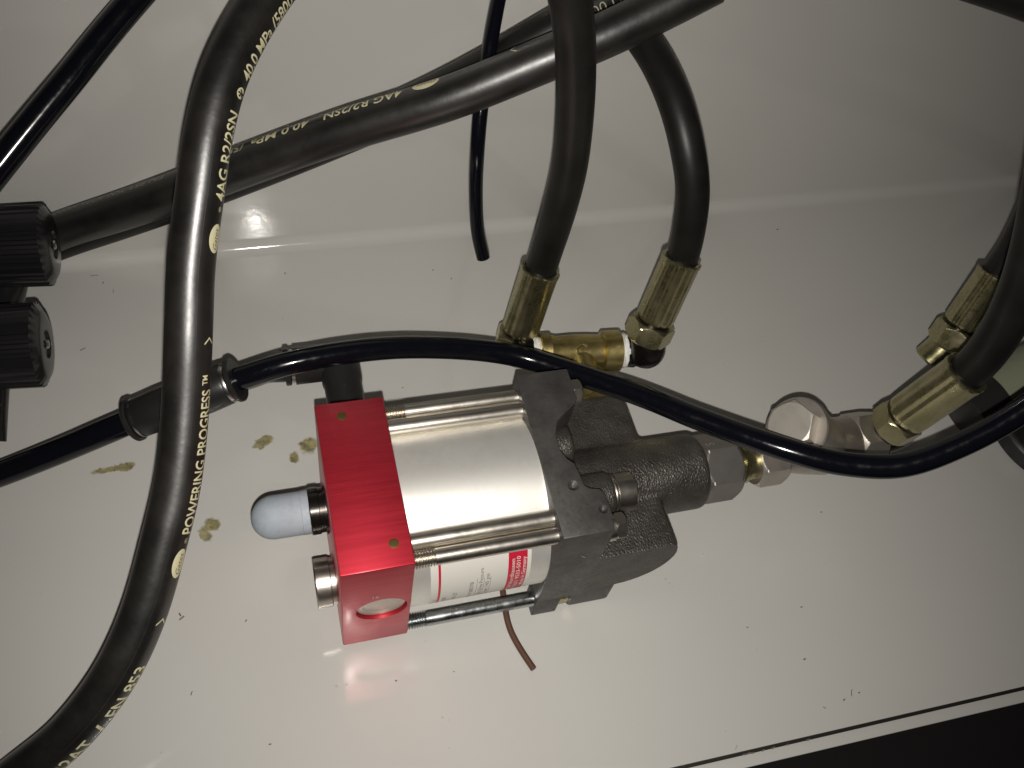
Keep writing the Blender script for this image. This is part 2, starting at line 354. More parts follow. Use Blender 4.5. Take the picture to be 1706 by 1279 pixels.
# a hose with its own axis, able to carry print on its skin
class Hose:
    def __init__(s, ctrl, r, toward=(-9, -116, 355), step=1.6):
        s.p = spline(ctrl, step); s.r = r; s.q = Vector(toward); s.s = [0.0]
        for i in range(1, len(s.p)): s.s.append(s.s[-1] + (s.p[i] - s.p[i - 1]).length)
    def at(s, x):
        x = min(max(x, 0), s.s[-1] - 1e-6); i = int(np.searchsorted(s.s, x, side='right')) - 1; i = min(i, len(s.p) - 2)
        k = (x - s.s[i]) / (s.s[i + 1] - s.s[i]); p = s.p[i].lerp(s.p[i + 1], k)
        ta = (s.p[min(i + 1, len(s.p) - 1)] - s.p[max(i - 1, 0)]).normalized(); tb = (s.p[min(i + 2, len(s.p) - 1)] - s.p[i]).normalized()
        t = ta.lerp(tb, k).normalized(); return p, t
    def skin(s, x, phi, lift=0.0):
        p, t = s.at(x); d = s.q - p; d = (d - t * d.dot(t)).normalized(); g = t.cross(d)
        return p + (d * math.cos(phi) + g * math.sin(phi)) * (s.r + lift)
    def length_at(s, pt):
        pt = Vector(pt); return s.s[min(range(len(s.p)), key=lambda i: (s.p[i] - pt).length)]
    def mesh(s, name, m, parent, n=40): return MB().tube(s.p, s.r, n).build(name, m, parent)
    def text(s, body, x0, x1, a0, a1, sgn, m, parent, name='print', bold=0.012, shear=0.0):
        """x0..x1 along the hose, a0 (baseline) .. a1 (cap) as angles from the side that faces the light"""
        h = abs(a1 - a0) * s.r; V, F, wd = glyphs(body, abs(x1 - x0), h, bold, shear)
        return surface(name, V, F, lambda u, v: s.skin(x0 + sgn * u, a0 - sgn * v / s.r, 0.05), m, parent)
    def oval(s, x, a, rl, rc, sgn, parent, word='Gates'):
        V, F = disc2d(0, 0, rl, rc); f = lambda u, v: s.skin(x + sgn * u, a - sgn * v / s.r, 0.05)
        o = surface('logo', V, F, f, MT['print'], parent)
        V, F, wd = glyphs(word, rl * 1.45, rc * 0.75, -0.004, 0.35)
        surface('logo_script', V, F, lambda u, v: s.skin(x + sgn * (u - rl * 0.75), a - sgn * (v - rc * 0.36) / s.r, 0.09), MT['print_ink'], o)
    def chevron(s, x, a, w_, h, sgn, m, parent):
        t = 0.45; V = [(0, h), (t, h), (w_, 0), (w_ + t, 0), (0, -h), (t, -h)]; F = [(0, 1, 3, 2), (2, 3, 5, 4)]
        V2 = []; F2 = []
        for (A, B) in (((0, h), (w_, 0)), ((w_, 0), (0, -h))):
            for k in range(5):
                q = k / 4; V2 += [(A[0] + (B[0] - A[0]) * q, A[1] + (B[1] - A[1]) * q), (A[0] + (B[0] - A[0]) * q + t * 1.4, A[1] + (B[1] - A[1]) * q)]
            o = len(V2) - 10; F2 += [(o + 2 * k, o + 2 * k + 1, o + 2 * k + 3, o + 2 * k + 2) for k in range(4)]
        surface('print', V2, F2, lambda u, v: s.skin(x + sgn * u, a - sgn * v / s.r, 0.05), m, parent)

# ================================================================== the setting: a bent painted sheet
WU = Vector((math.cos(0.0196), math.sin(0.0196), 0)); WN = Vector((WU.y, -WU.x, 0)); W0 = Vector((-110, 213.6, 0)); BR = 6.5
wl = lambda u, off, z: tuple(W0 + WU * u + WN * (off + z * 0.0094) + Vector((0, 0, z)))   # the wall leans in by half a degree
mb = MB(); U0, U1 = -420, 900; NU = 24
rows = []
for k in range(15):
    a = math.pi / 2 * k / 14; rows.append((BR - BR * math.sin(a), BR - BR * math.cos(a)))
rows += [(0, z) for z in (20, 60, 140, 300, 520)]
vs = [wl(U0 + (U1 - U0) * i / NU, o_, z) for (o_, z) in rows for i in range(NU + 1)]
mb.add(vs, [(k * (NU + 1) + i, k * (NU + 1) + i + 1, (k + 1) * (NU + 1) + i + 1, (k + 1) * (NU + 1) + i) for k in range(len(rows) - 1) for i in range(NU)])
structure(mb.build('wall_back', 'paint', None, angle=80), 'light grey painted back wall bent up from the floor')
mb = MB(); fy = -67.2
mb.add([(U0 + W0.x, fy, 0), (U1 + W0.x, fy, 0), wl(U1, BR, 0), wl(U0, BR, 0)], [(0, 1, 2, 3)])
mb.add([(U0 + W0.x, fy, 0), (U1 + W0.x, fy, 0), (U1 + W0.x, fy, -1.5), (U0 + W0.x, fy, -1.5)], [(0, 1, 2, 3)])
structure(mb.build('floor', 'floor'), 'light grey painted cabinet floor with yellow oil stains')
structure(MB().box(U0 + W0.x, U1 + W0.x, fy - 1.3, fy - 0.05, -1.6, -1.0).build('floor_seal', 'gap'), 'thin black gap along the floor edge')
structure(MB().box(U0 + W0.x, U1 + W0.x, fy - 6.0, fy - 1.35, -1.4, -0.2).build('floor_lip', 'paint', None, 0.4), 'light grey front lip of the cabinet floor')
structure(MB().box(-900, 1600, -900, 600, -132, -130).build('ground', 'dark_ground'), 'dark ground beyond the cabinet edge')

# ================================================================== the pump
H0 = 6.30; PY = 0.01406
pump = thing('booster_pump', 'air driven pump with red valve block, silver cylinder and dark cast iron head', 'pump', (0, 0, 0), PY)
Z = lambda z: z + H0
BW, BH, BT = 66.9, 68.4, 25.0
AY, AZ = 33.5, Z(34.0)                                     # pump axis
# valve block with a port in the front face
blk = MB().box(0, BT, 0, BW, Z(0), Z(BH)).build('valve_block', 'red', pump, 0.55, 2)
def cyl_obj(p, d, L, r, n=56): return MB().lathe(p, d, [(0, r), (L, r)], n).build('cut', None)
PX_, PZ_ = 14.4, Z(32.0)
c1 = cyl_obj((PX_, -2, PZ_), (0, 1, 0), 6.6, 9.3)
boolean(blk, [c1])
MB().lathe((PX_, 4.0, PZ_), (0, 1, 0), [(0, 9.25), (0.5, 9.25)], 48).build('port_floor', 'red_bore', blk)
MB().lathe((PX_, 1.4, PZ_), (0, 1, 0), [(0.5, 5.6), (0.5, 6.4), (0, 6.9), (0, 8.6), (0.4, 9.0), (1.8, 9.0)], 56).build('port_plug', 'satin', blk)
for (x, y, r) in ((9.1, 60.7, 1.75), (19.1, 8.4, 1.75)):
    MB().lathe((x, y, Z(BH) - 0.6), (0, 0, 1), [(0, r), (0.62, r), (0.66, r * 0.9), (0.67, r * 0.3)], 24).build('pin', 'brass_pin', blk)
def flat_text(name, body, origin, ux, uy, height, m, parent, bold=0.0, width=None):
    V, F, wd = glyphs(body, width, height, bold, edge=9); o, ux, uy = Vector(origin), Vector(ux), Vector(uy)
    return surface(name, V, F, lambda u, v: o + ux * u + uy * v, m, parent)
flat_text('stamped_number', '16', (11.0, -0.06, Z(43.6)), (1, 0, 0), (0, 0, 1), 2.1, 'stamp', blk, -0.008)
# exhaust muffler and its collar, steel plug, both on the left face
my, mz = 40.5, Z(37.0)
MB().lathe((-6.2, my, mz), (1, 0, 0), [(0, 8.6), (0.3, 8.9), (3.4, 8.9), (3.6, 8.5), (5.4, 8.5), (5.4, 9.3), (6.15, 9.3)], 40).build('muffler_collar', 'blacksteel', pump)
mf = [(-27.4 + 8.2 - 8.2 * math.cos(a), 8.15 * math.sin(a)) for a in [math.pi / 2 * k / 12 for k in range(1, 13)]] + [(-9.2, 8.2), (-9.0, 8.35), (-6.3, 8.35)]
MB().lathe((0, my, mz), (1, 0, 0), mf, 48).build('muffler', 'muffler', pump)
MB().lathe((-7.6, 18.4, Z(21.0)), (1, 0, 0), [(0, 7.6), (0.0, 8.9), (0.5, 9.3), (5.6, 9.3), (5.9, 8.8), (7.5, 8.8)], 48).build('end_plug', 'nickel', pump)
# cylinder
MB().lathe((BT, AY, AZ), (1, 0, 0), [(0, 33.3), (51.4, 33.3)], 128).build('cylinder', 'aluminium', pump)
# label on the front of the cylinder
lab_r = 33.3
def wrap(x, deg, lift): a = math.radians(deg); return (x, AY + (lab_r + lift) * math.cos(a), AZ + (lab_r + lift) * math.sin(a))
def patch(name, x0, x1, d0, d1, lift, m, parent, nx=2, nd=36):
    V = [(x0 + (x1 - x0) * i / nx, d0 + (d1 - d0) * k / nd) for k in range(nd + 1) for i in range(nx + 1)]
    F = [(k * (nx + 1) + i, k * (nx + 1) + i + 1, (k + 1) * (nx + 1) + i + 1, (k + 1) * (nx + 1) + i) for k in range(nd) for i in range(nx)]
    return surface(name, V, F, lambda a, b: wrap(a, b, lift), m, parent)
lab = patch('label', 31.9, 69.0, 140, 206, 0.08, 'label_white', pump)
patch('red_band', 60.4, 67.5, 140, 204, 0.12, 'label_red', lab)
patch('red_line', 34.7, 35.6, 140, 204, 0.12, 'label_red', lab)
def wtext(body, xb, height, dstart, dend, m, bold=0.0):
    V, F, wd = glyphs(body, math.radians(dstart - dend) * lab_r, height, bold, edge=0.7)
    surface('lettering', V, F, lambda u, v: wrap(xb - v, dstart - math.degrees(u / lab_r), 0.16), m, lab)
wtext('Made in Germany', 67.0, 1.55, 185, 153.5, 'label_white', 0.006)
wtext('+49 3631 9533-5010', 64.9, 1.55, 196, 152.5, 'label_white', 0.006)
wtext('99734 Nordhausen', 62.8, 1.55, 197, 154, 'label_white', 0.006)
wtext('Max. Drive Pressure', 51.2, 1.45, 192, 157, 'ink')
wtext('10 bar 145 psi', 53.5, 1.45, 194, 163, 'ink')
wtext('SN 1728378', 47.8, 1.5, 198, 169, 'ink')
wtext('MO 27', 42.0, 1.6, 192, 179, 'ink')
wtext('MOP', 38.2, 1.6, 193, 184, 'ink')
wtext('R', 34.4, 1.4, 188, 185.5, 'label_red')
for xx in (49.0, 51.6, 54.0): patch('rule', xx, xx + 0.12, 166, 198, 0.14, 'ink', lab, 1, 16)
# tie rods (threaded near the block) and air tubes
def rod_profile(L, r, th):
    pr = [(0, r * 0.99)]; t = 0.0
    while t < th: pr += [(t + 0.05, r * 0.80), (t + 0.46, r * 1.06), (t + 0.54, r * 1.06), (t + 0.95, r * 0.80)]; t += 1.0
    return pr + [(th + 0.6, r), (L, r)]
for (y, z, m) in ((4.0, Z(61.6), 'steel'), (63.0, Z(61.8), 'steel'), (3.2, Z(3.6), 'zinc'), (63.7, Z(4.6), 'zinc')):
    MB().lathe((BT - 0.5, y, z), (1, 0, 0), rod_profile(52.5, 3.0, 7.6), 28).build('tie_rod', m, pump)
for y in (10.5, 56.6): MB().lathe((BT - 0.5, y, Z(61.9)), (1, 0, 0), [(0, 3.35), (52.5, 3.35)], 36).build('air_tube', 'steel', pump)
# end plate: plan outline, extruded down, with a foot at each end
XP = 76.4
outline = [(XP, -0.5), (XP, 69.0), (97.4, 69.0), (97.6, 55.0), (95.8, 52.6), (87.2, 46.5), (85.0, 41.0), (84.8, 34.0), (86.4, 30.0), (88.6, 27.6), (89.3, 22.0), (89.6, 18.6), (91.0, 17.0), (94.6, 16.2), (96.0, 14.0), (96.4, 8.0), (95.4, -0.5)]
ep = MB().prism(outline, Z(9), Z(BH), lambda a, b, h: (a, b, h)).build('end_plate', 'plate', pump, 0.5, 2)
for y0, y1 in ((0.2, 14.0), (55.0, 68.4)): MB().box(91.5, 110.6, y0, y1, 0.05, Z(16)).build('foot', 'plate', ep, 2.2, 3)
for y0, y1 in ((-0.5, 9.0), (59.5, 69.0)): MB().box(XP + 0.003, 87.0, y0 + 0.004, y1, 0.05, Z(9.6)).build('foot', 'plate', ep, 0.5, 2)
for (x, y, r) in ((85.2, 20.2, 1.55), (93.4, 9.4, 1.3)):           # two countersunk marks on top
    MB().lathe((x, y, Z(BH) + 0.03), (0, 0, -1), [(0, r), (0.02, r), (0.03, r * 0.2)], 24, cap0=False).build('centre_mark', 'stamp', ep)
c1 = [MB().lathe((x, y, Z(BH) + 0.3), (0, 0, -1), [(0, r * 1.15), (1.9, r * 0.2)], 28).build('cut', None) for (x, y, r) in ((85.2, 20.2, 2.1), (93.4, 9.4, 1.7))]
for o_ in [q for q in ep.children if q.name.startswith('centre_mark')]: bpy.data.objects.remove(o_)
boolean(ep, c1)
for (x, y, r) in ((85.2, 20.2, 2.1), (93.4, 9.4, 1.7)):
    MB().lathe((x, y, Z(BH) - 0.12), (0, 0, -1), [(0, r), (1.5, r * 0.22)], 28, cap0=False).build('centre_mark', 'stamp', ep)
flat_text('scratch_mark', '/', (88.5, -0.56, Z(47.6)), (0.5, 0, 0.87), (-0.87, 0, 0.5), 2.6, 'stamp', ep, 0.01)
# hexagon heads of the tie rods
for (y, z) in ((4.6, Z(59.6)), (62.6, Z(60.5))):
    b_ = MB().lathe((95.5, y, z), (1, 0, 0), [(0, 5.1), (2.4, 5.1), (2.6, 4.8)], 32).build('washer', 'nickel', pump)
    MB().hexa((95.5, y, z), (1, 0, 0), 2.6, 6.8, 9.0, ref=(0, 0.2, 1)).build('bolt_head', 'nickel', pump, angle=14)
MB().hexa((86.4, 4.6, Z(2.4)), (1, 0, 0), 0, 4.6, 9.0, ref=(0, 1, 0)).build('bolt_head', 'chromate', pump, angle=14)
# cast head: barrel across, boss along the axis, all grown together
XB, RB = 107.0, 22.0
barrel = []
for k in range(49):
    a = -math.pi + 2 * math.pi * k / 48; x = XB + RB * math.cos(a); z = AZ + RB * math.sin(a)
    barrel.append((max(x, 90.0), min(z, Z(43.6))))
mb = MB(); mb.prism(barrel[:-1], -0.9, 69.5, lambda a, b, h: (a, h, b))
mb.lathe((92, AY, AZ), (1, 0, 0), [(0, 15.7), (56.4, 15.7), (58.0, 14.4)], 48)
mb.lathe((86, 21.8, Z(49.5)), (1, 0, 0), [(0, 9.2), (17.6, 9.2), (19.0, 8.0)], 32)
mb.lathe((86, 45.4, Z(49.5)), (1, 0, 0), [(0, 9.0), (7.6, 9.0), (9.0, 8.0)], 32)
head = mb.build('cast_head', 'cast', pump)
rm = head.modifiers.new('r', 'REMESH'); rm.mode = 'VOXEL'; rm.voxel_size = 0.8 * S
sm = head.modifiers.new('s', 'SMOOTH'); sm.factor = 0.5; sm.iterations = 7
bpy.context.view_layer.update()
me = bpy.data.meshes.new_from_object(head.evaluated_get(bpy.context.evaluated_depsgraph_get())); head.modifiers.clear()
bm = bmesh.new(); bm.from_mesh(me)
r_ = bmesh.ops.bisect_plane(bm, geom=bm.verts[:] + bm.edges[:] + bm.faces[:], plane_co=(0, -0.3 * S, 0), plane_no=(0, -1, 0), clear_outer=True)
cap = bmesh.ops.holes_fill(bm, edges=[e for e in bm.edges if e.is_boundary], sides=0)['faces']
for f_ in cap: f_.material_index = 1
bm.to_mesh(me); bm.free(); head.data = me; me.materials.clear(); me.materials.append(MT['cast']); me.materials.append(MT['machined'])
me.shade_smooth(); me.set_sharp_from_angle(angle=math.radians(50))
# steel cartridge beside the boss
MB().lathe((104.4, 21.8, Z(50.0)), (1, 0, 0), [(0, 7.6), (0.6, 7.9), (1.0, 7.4), (1.6, 7.2), (2.0, 7.5), (8.6, 7.5), (9.2, 7.0)], 40).build('cartridge', 'nickel', pump)
# outlet adaptor
ad = MB().hexa((149.4, AY, AZ), (1, 0, 0), 0.6, 17.0, 25.0, ref=(0, -math.sin(0.45), math.cos(0.45)), cr=0.9).build('outlet_adaptor', 'hexsteel', pump, angle=14)
MB().lathe((149.0, AY, AZ), (1, 0, 0), [(0, 11.8), (1.2, 11.8)], 40).build('sealing_ring', 'blacksteel', pump)

# ================================================================== everything after the pump is placed in world millimetres
cP, sP = math.cos(PY), math.sin(PY)
def L(x, y, z): return Vector((cP * x - sP * y, sP * x + cP * y, z + H0))      # pump frame -> world
PX1 = Vector((cP, sP, 0)); PY1 = Vector((-sP, cP, 0)); UP = Vector((0, 0, 1))

# stamped letter on the upper rear flat of the outlet adaptor
aS = math.radians(34.0); nS = Vector((0, math.sin(aS), math.cos(aS)))
vS = Vector((0, math.cos(aS), -math.sin(aS)))
flat_text('stamped_letter', 'S', Vector((156.5, AY, AZ)) + nS * 12.56 - vS * 3.6, vS, Vector((-1, 0, 0)), 4.0, 'stamp', pump, 0.004)

# ------------------------------------------------------------------ Y strainer on the outlet
ys = thing('y_strainer', 'silver Y shaped strainer with hexagon cap screwed to the pump outlet', 'strainer', L(212, 33.5, -H0))
q0 = Vector(ys.location) / S
def W(p): return Vector(p) - q0
ax = lambda x: W(L(x, 33.5 + max(0.0, min(1.0, (x - 172) / 20)) * 2.0, 34))
MB().lathe(ax(165.5), PX1, [(0, 7.4), (4.2, 7.4), (4.4, 8.6), (6.2, 8.6), (6.4, 7.6), (13, 7.6)], 36).build('threaded_nipple', 'chromate', ys)
MB().hexa(ax(176.0), PX1, 0, 13.5, 20.5, ref=-PY1 * 0.44 + UP * 0.9, cr=0.9).build('inlet_hexagon', 'stainless', ys, angle=14)
MB().lathe(ax(189.0), PX1, [(0, 9.4), (4, 9.0), (12, 10.8), (20, 12.2), (34, 11.4), (37, 10.4)], 48).build('body', 'stainless', ys)
MB().hexa(ax(224.0), PX1, 0, 13.0, 22.5, ref=-PY1 * 0.1 + UP * 0.9, cr=0.8).build('outlet_hexagon', 'stainless', ys, angle=14)
br = (PX1 * -0.74 + PY1 * 0.0 + UP * 0.67).normalized(); bo = W(L(211.5, 35.5, 34))
MB().lathe(bo, br, [(0, 11.4), (19, 12.2), (24, 12.8), (27.2, 13.4), (29.4, 13.4), (30.0, 12.9), (30.0, 9.0)], 64).build('screen_chamber', 'stainless', ys)
MB().hexa(bo, br, 29.8, 36.8, 18.0, ref=PX1 + PY1 * 0.3, c0=False, cr=0.15).build('cap', 'satin', ys, angle=14)

# ------------------------------------------------------------------ hoses
def crimp(k=8, depth=0.06):
    def f(a, t): return 1.0 - depth * (0.5 - 0.5 * math.cos(a * k)) ** 3
    return f
def end_fitting(parent, tip, top, r_fer, af, nut_len, ref, collar=1.2):
    """swivel nut then crimped ferrule, from tip to top"""
    tip = Vector(tip); top = Vector(top); d = top - tip; Lt = d.length; d.normalize()
    MB().hexa(tip, d, 0, nut_len, af, ref=ref, cr=0.9).build('swivel_nut', 'chromate', parent, angle=14)
    MB().lathe(tip, d, [(nut_len - 0.2, af * 0.40), (nut_len + collar, af * 0.40)], 36).build('neck', 'blacksteel', parent)
    f0 = nut_len + collar; q = r_fer
    MB().lathe(tip, d, [(f0, q * 0.84), (f0, q * 0.93), (f0 + 0.8, q * 0.99), (f0 + 2.4, q), (Lt - 2.6, q * 1.0), (Lt - 1.9, q * 1.035), (Lt - 0.3, q * 1.03), (Lt, q * 0.99), (Lt, q * 0.86), (Lt - 0.7, q * 0.8)],
               96, rmod=crimp(), ref=ref).build('ferrule', 'chromate', parent)
    return d, Lt
def hose_thing(name, label, ctrl, r, m, group=None, cat='hose'):
    base = ctrl[0]; t = thing(name, label, cat, base, 0.0, group); b = Vector(base)
    h = Hose([Vector(p) - b for p in ctrl], r, Vector((-9, -116, 355)) - b); h.base = b
    return t, h
R_A = 7.5
# A: printed hose crossing behind the upright ones
A, hA = hose_thing('hydraulic_hose', 'straight black hose with upside down print crossing the back wall diagonally, the front one', [(-120.1, 191.6, 33.6), (-100.8, 197.6, 38.2), (-70.5, 187.8, 57.9), (-45.3, 179.7, 74.7), (-10.8, 174.7, 93.8), (23.9, 168.9, 112.5), (62.6, 161.3, 132.3), (99.0, 159.6, 150.4), (117.3, 159.9, 158.5), (139.2, 162.0, 168.6), (158.6, 164.2, 178.2)], 8.3, 'rubber', 'black rubber hoses')
hA.mesh('tube', 'rubber', A)
B, hB = hose_thing('hydraulic_hose', 'black hose tucked behind and under the diagonal printed hose', [(-124.1, 198.5, 20.9), (-102.3, 201.5, 28.0), (-73.4, 196.0, 43.9), (-48.3, 190.6, 58.8), (16.7, 184.2, 93.3), (67.6, 181.7, 121.3), (122.3, 188.4, 151.4), (150.8, 193.9, 165.7)], 8.0, 'rubber', 'black rubber hoses')
hB.mesh('tube', 'rubber_matt', B)
# F: printed hose nearest the camera
F_, hF = hose_thing('hydraulic_hose', 'thick black hose with cream lettering curving down the left foreground', [(-124.8, -32.3, 7.3), (-107.8, -26.4, 17.4), (-93.6, -21.1, 26.2), (-80.0, -12.5, 37.0), (-70.2, -3.4, 46.9), (-62.2, 8.0, 56.6), (-54.7, 22.8, 68.5), (-47.8, 38.5, 80.6), (-41.9, 58.8, 97.9), (-38.4, 73.7, 112.3), (-34.6, 91.9, 127.7), (-29.2, 107.3, 142.9), (-24.5, 120.1, 155.1), (-18.9, 132.2, 164.5), (-12.0, 143.4, 171.3), (-2.7, 156.3, 177.5), (7.1, 167.7, 182.8)], R_A, 'rubber', 'black rubber hoses')
hF.mesh('tube', 'rubber', F_)
def rad(*a): return [math.radians(x) for x in a]
def sF(p): return hF.length_at(Vector(p) - hF.base)
def sA(p): return hA.length_at(Vector(p) - hA.base)
def sB(p): return hB.length_at(Vector(p) - hB.base)
b0, c0 = rad(74, 38)
def printF(body, p0, p1, a=b0, c=c0, bold=0.014): hF.text(body, sF(p0), sF(p1), a, c, 1, 'print', F_, bold=bold)
printF('POWERING PROGRESS', (-48.7, 25.4, 71.9), (-40.8, 62.7, 102.0)); printF('TM', (-40.8, 63.2, 102.4), (-40.3, 65.5, 104.0), math.radians(56), c0)
hF.chevron(sF((-38.5, 72.8, 111.7)), math.radians(57), 1.9, 2.1, 1, 'print', F_)
hF.chevron(sF((-63.2, 4.9, 54.3)), math.radians(57), 1.9, 2.1, 1, 'print', F_)
hF.oval(sF((-56.0, 20.5, 66.6)), math.radians(57), 4.9, 2.9, 1, F_); hF.oval(sF((-32.7, 98.3, 133.6)), math.radians(59), 4.8, 2.9, 1, F_)
printF('4AG R2/2SN', (-29.3, 106.5, 142.4), (-21.5, 126.6, 160.1)); printF('40.0 MPa (5800 PSI)', (-17.0, 134.0, 166.2), (6.1, 167.1, 182.1))
for pp in ((-19.5, 130.6, 163.3),):
    V, F = disc2d(0, 0, 1.9, 1.9); sx = sF(pp)
    o = surface('logo', V, F, lambda u, v: hF.skin(sx + u, math.radians(57) - v / hF.r, 0.05), 'print', F_)
    V, F, _w = glyphs('*', 2.6, 5.4, 0.02); surface('logo_script', V, F, lambda u, v: hF.skin(sx + u - 1.3, math.radians(57) - (v - 4.0) / hF.r, 0.09), 'print_ink', o)
V, F, _w = glyphs('®', 1.7, 1.4, 0.0); sx2 = sF((-27.6, 102.8, 140.4)); surface('print', V, F, lambda u, v: hF.skin(sx2 + u, math.radians(66) - v / hF.r, 0.05), 'print', F_)
V, F, _w = glyphs('®', 1.7, 1.4, 0.0); sx3 = sF((-53.6, 25.4, 70.5)); surface('print', V, F, lambda u, v: hF.skin(sx3 + u, math.radians(66) - v / hF.r, 0.05), 'print', F_)
printF('EN 853', (-79.9, -14.5, 35.7), (-69.6, -3.3, 47.2)); printF('/', (-84.1, -17.0, 32.8), (-82.8, -16.2, 33.7)); printF('R2AT', (-98.1, -25.0, 22.3), (-87.4, -18.4, 29.8))
seam = MB().tube([hF.skin(x, math.radians(19), -0.02) for x in np.arange(0, hF.s[-1], 2.5)], 0.13, 6).build('mould_line', 'rubber', F_)
# upside down print on A and its worn run to the left
a0, a1 = rad(-77, -46)
hA.text('4AG R2/2SN', sA((47.5, 164.9, 125.3)), sA((20.1, 168.8, 110.1)), a0, a1, -1, 'print', A); hA.text('40.0 MPa', sA((12.6, 169.4, 107.0)), sA((-8.4, 174.2, 94.2)), a0, a1, -1, 'print', A)
hA.text('(5800 PSI)', sA((-12.8, 174.4, 93.0)), sA((-32.2, 178.5, 80.2)), a0, a1, -1, 'print_faint', A)
hA.text('EN 853 2SN 4Q21 10000T', sA((-46.1, 179.5, 74.3)), sA((-100.1, 197.0, 38.0)), a0, math.radians(-55), -1, 'print_faint', A, bold=-0.01)
hA.oval(sA((57.2, 161.7, 129.8)), math.radians(-68), 5.6, 3.0, -1, A)
hA.chevron(sA((90.5, 160.3, 145.9)), math.radians(-68), 1.8, 2.2, -1, 'print', A)
hB.text('5800 PSI 000000', sB((148.3, 193.2, 164.6)), sB((110.4, 186.9, 145.7)), math.radians(2), math.radians(32), -1, 'print_faint', B, bold=-0.01)

# C and D: upright hoses from the brass tee
C_, hC = hose_thing('hydraulic_hose', 'upright black hose with brass ferrule rising from the left end of the tee', [(100.5, 126.4, 63.2), (101.4, 127.7, 67.9), (102.4, 128.7, 76.2), (102.6, 126.5, 103.1), (102.3, 126.1, 126.0), (100.1, 126.0, 146.1), (97.3, 126.4, 164.0), (93.8, 126.9, 180.5), (89.3, 127.3, 195.4), (85.3, 129.9, 205.7)], 6.9, 'rubber_matt', 'black rubber hoses')
hC.mesh('tube', 'rubber_matt', C_)
end_fitting(C_, Vector((93.5, 118.2, 25.1)) - hC.base, Vector((101.4, 127.7, 67.9)) - hC.base, 8.5, 18.6, 9.0, (0.2, -0.6, 0.4))
D_, hD = hose_thing('hydraulic_hose', 'bent black hose with brass ferrule arching up from the right black elbow', [(158.9, 114.9, 75.2), (159.8, 116.4, 80.1), (159.6, 119.2, 92.9), (157.8, 125.3, 111.1), (154.0, 134.4, 125.6), (150.8, 147.5, 135.6), (147.5, 165.8, 141.6), (143.4, 184.5, 143.9), (137.6, 209.0, 144.7), (130.7, 232.8, 145.8)], 6.9, 'rubber_matt', 'black rubber hoses')
hD.mesh('tube', 'rubber_matt', D_)
end_fitting(D_, Vector((149.4, 103.5, 41.7)) - hD.base, Vector((159.8, 116.4, 80.1)) - hD.base, 8.6, 18.8, 9.5, (-0.4, -0.8, 0.3))
# E: hose from the strainer, E2: the hose end lying behind it
E_, hE = hose_thing('hydraulic_hose', 'black hose with gold ferrule leaving the strainer at the right edge', [(246.1, 34.3, 91.4), (246.8, 34.0, 95.1), (247.7, 34.2, 104.1), (247.4, 35.9, 118.5), (245.9, 39.8, 135.4), (244.2, 45.8, 151.0), (243.5, 55.7, 167.0), (243.6, 67.9, 182.3)], 7.5, 'rubber_matt', 'black rubber hoses')
hE.mesh('tube', 'rubber_matt', E_)
end_fitting(E_, Vector((235.4, 35.8, 53.7)) - hE.base, Vector((246.8, 34.0, 95.1)) - hE.base, 9.3, 18.0, 9.0, (-0.5, -0.62, 0.6))
G_, hG = hose_thing('hydraulic_hose', 'black hose with greenish brass ferrule half hidden behind the right edge hose', [(310.1, 93.6, 71.2), (311.0, 94.9, 76.0), (313.0, 97.2, 85.4), (315.1, 101.9, 97.7), (317.3, 108.1, 109.7)], 7.0, 'rubber_matt', 'black rubber hoses')
hG.mesh('tube', 'rubber_matt', G_)
end_fitting(G_, Vector((299.8, 82.8, 39.1)) - hG.base, Vector((311.0, 94.9, 76.0)) - hG.base, 8.9, 18.5, 11.0, (-0.6, -0.5, 0.6))
t0 = Vector((293.4, 80.5, 29.6)) - hG.base; t1 = Vector((299.8, 82.8, 39.1)) - hG.base; dd = (t1 - t0); 
MB().lathe(t0, dd, [(0, 5.2), (0, 7.4), (1.0, 8.2), (dd.length + 0.5, 8.2)], 36).build('end_cap', 'chromate', G_)
# elbow between strainer and hose E
eb = thing('elbow_fitting', 'short black elbow between the strainer and the gold hose nut', 'fitting', L(240, 33.5, 34)); eo = Vector(eb.location) / S
p_ = [L(235, 33.5, 34) - eo, L(243, 33.6, 35.0) - eo, L(247.5, 33.8, 38) - eo] + [Vector((235.3, 35.7, 52.3)) - eo, Vector((235.9, 35.8, 55.0)) - eo]
MB().tube(spline(p_, 1.0), 6.4, 28).build('bend', 'blacksteel', eb)
MB().lathe(L(235.5, 33.5, 34) - eo, PX1, [(0, 8.6), (2.6, 8.6), (3.0, 8.0)], 32).build('collar', 'blacksteel', eb)

# ------------------------------------------------------------------ brass tee behind the pump
tz = 24.0
tee = thing('tee_fitting', 'rough brass tee with white thread tape behind the pump head', 'fitting', L(122.8, 106.7, tz)); to = Vector(tee.location) / S
TL = L(104.0, 108.6, tz); TR = L(141.5, 104.4, tz); td = (TR - TL).normalized(); tl = (TR - TL).length
body = MB().lathe(TL - to, td, [(0, 8.0), (0.3, 8.7), (4.6, 8.9), (5.0, 7.9), (8, 7.4), (15, 7.9), (22, 7.9), (29, 7.6), (tl - 8.6, 8.0), (tl - 8.2, 9.4), (tl - 0.4, 9.6), (tl, 9.0)], 48)
tb = body.build('body', 'brass', tee)
MB().lathe(L(122.0, 106.5, tz) - to, -PY1, [(0, 6.2), (12, 6.4), (13, 8.2), (19, 8.3), (19.4, 7.8)], 40).build('branch', 'brass', tee)
MB().hexa(L(121.6, 69.2, tz) - to, PY1, -1.5, 9.5, 17, ref=UP, cr=0.8).build('branch_nipple', 'brass', tee, angle=14)
MB().lathe(L(121.6, 77, tz) - to, PY1, [(0, 6.4), (13.5, 6.4)], 32).build('branch_thread', 'brass', tee)
ringp, rz = [], to
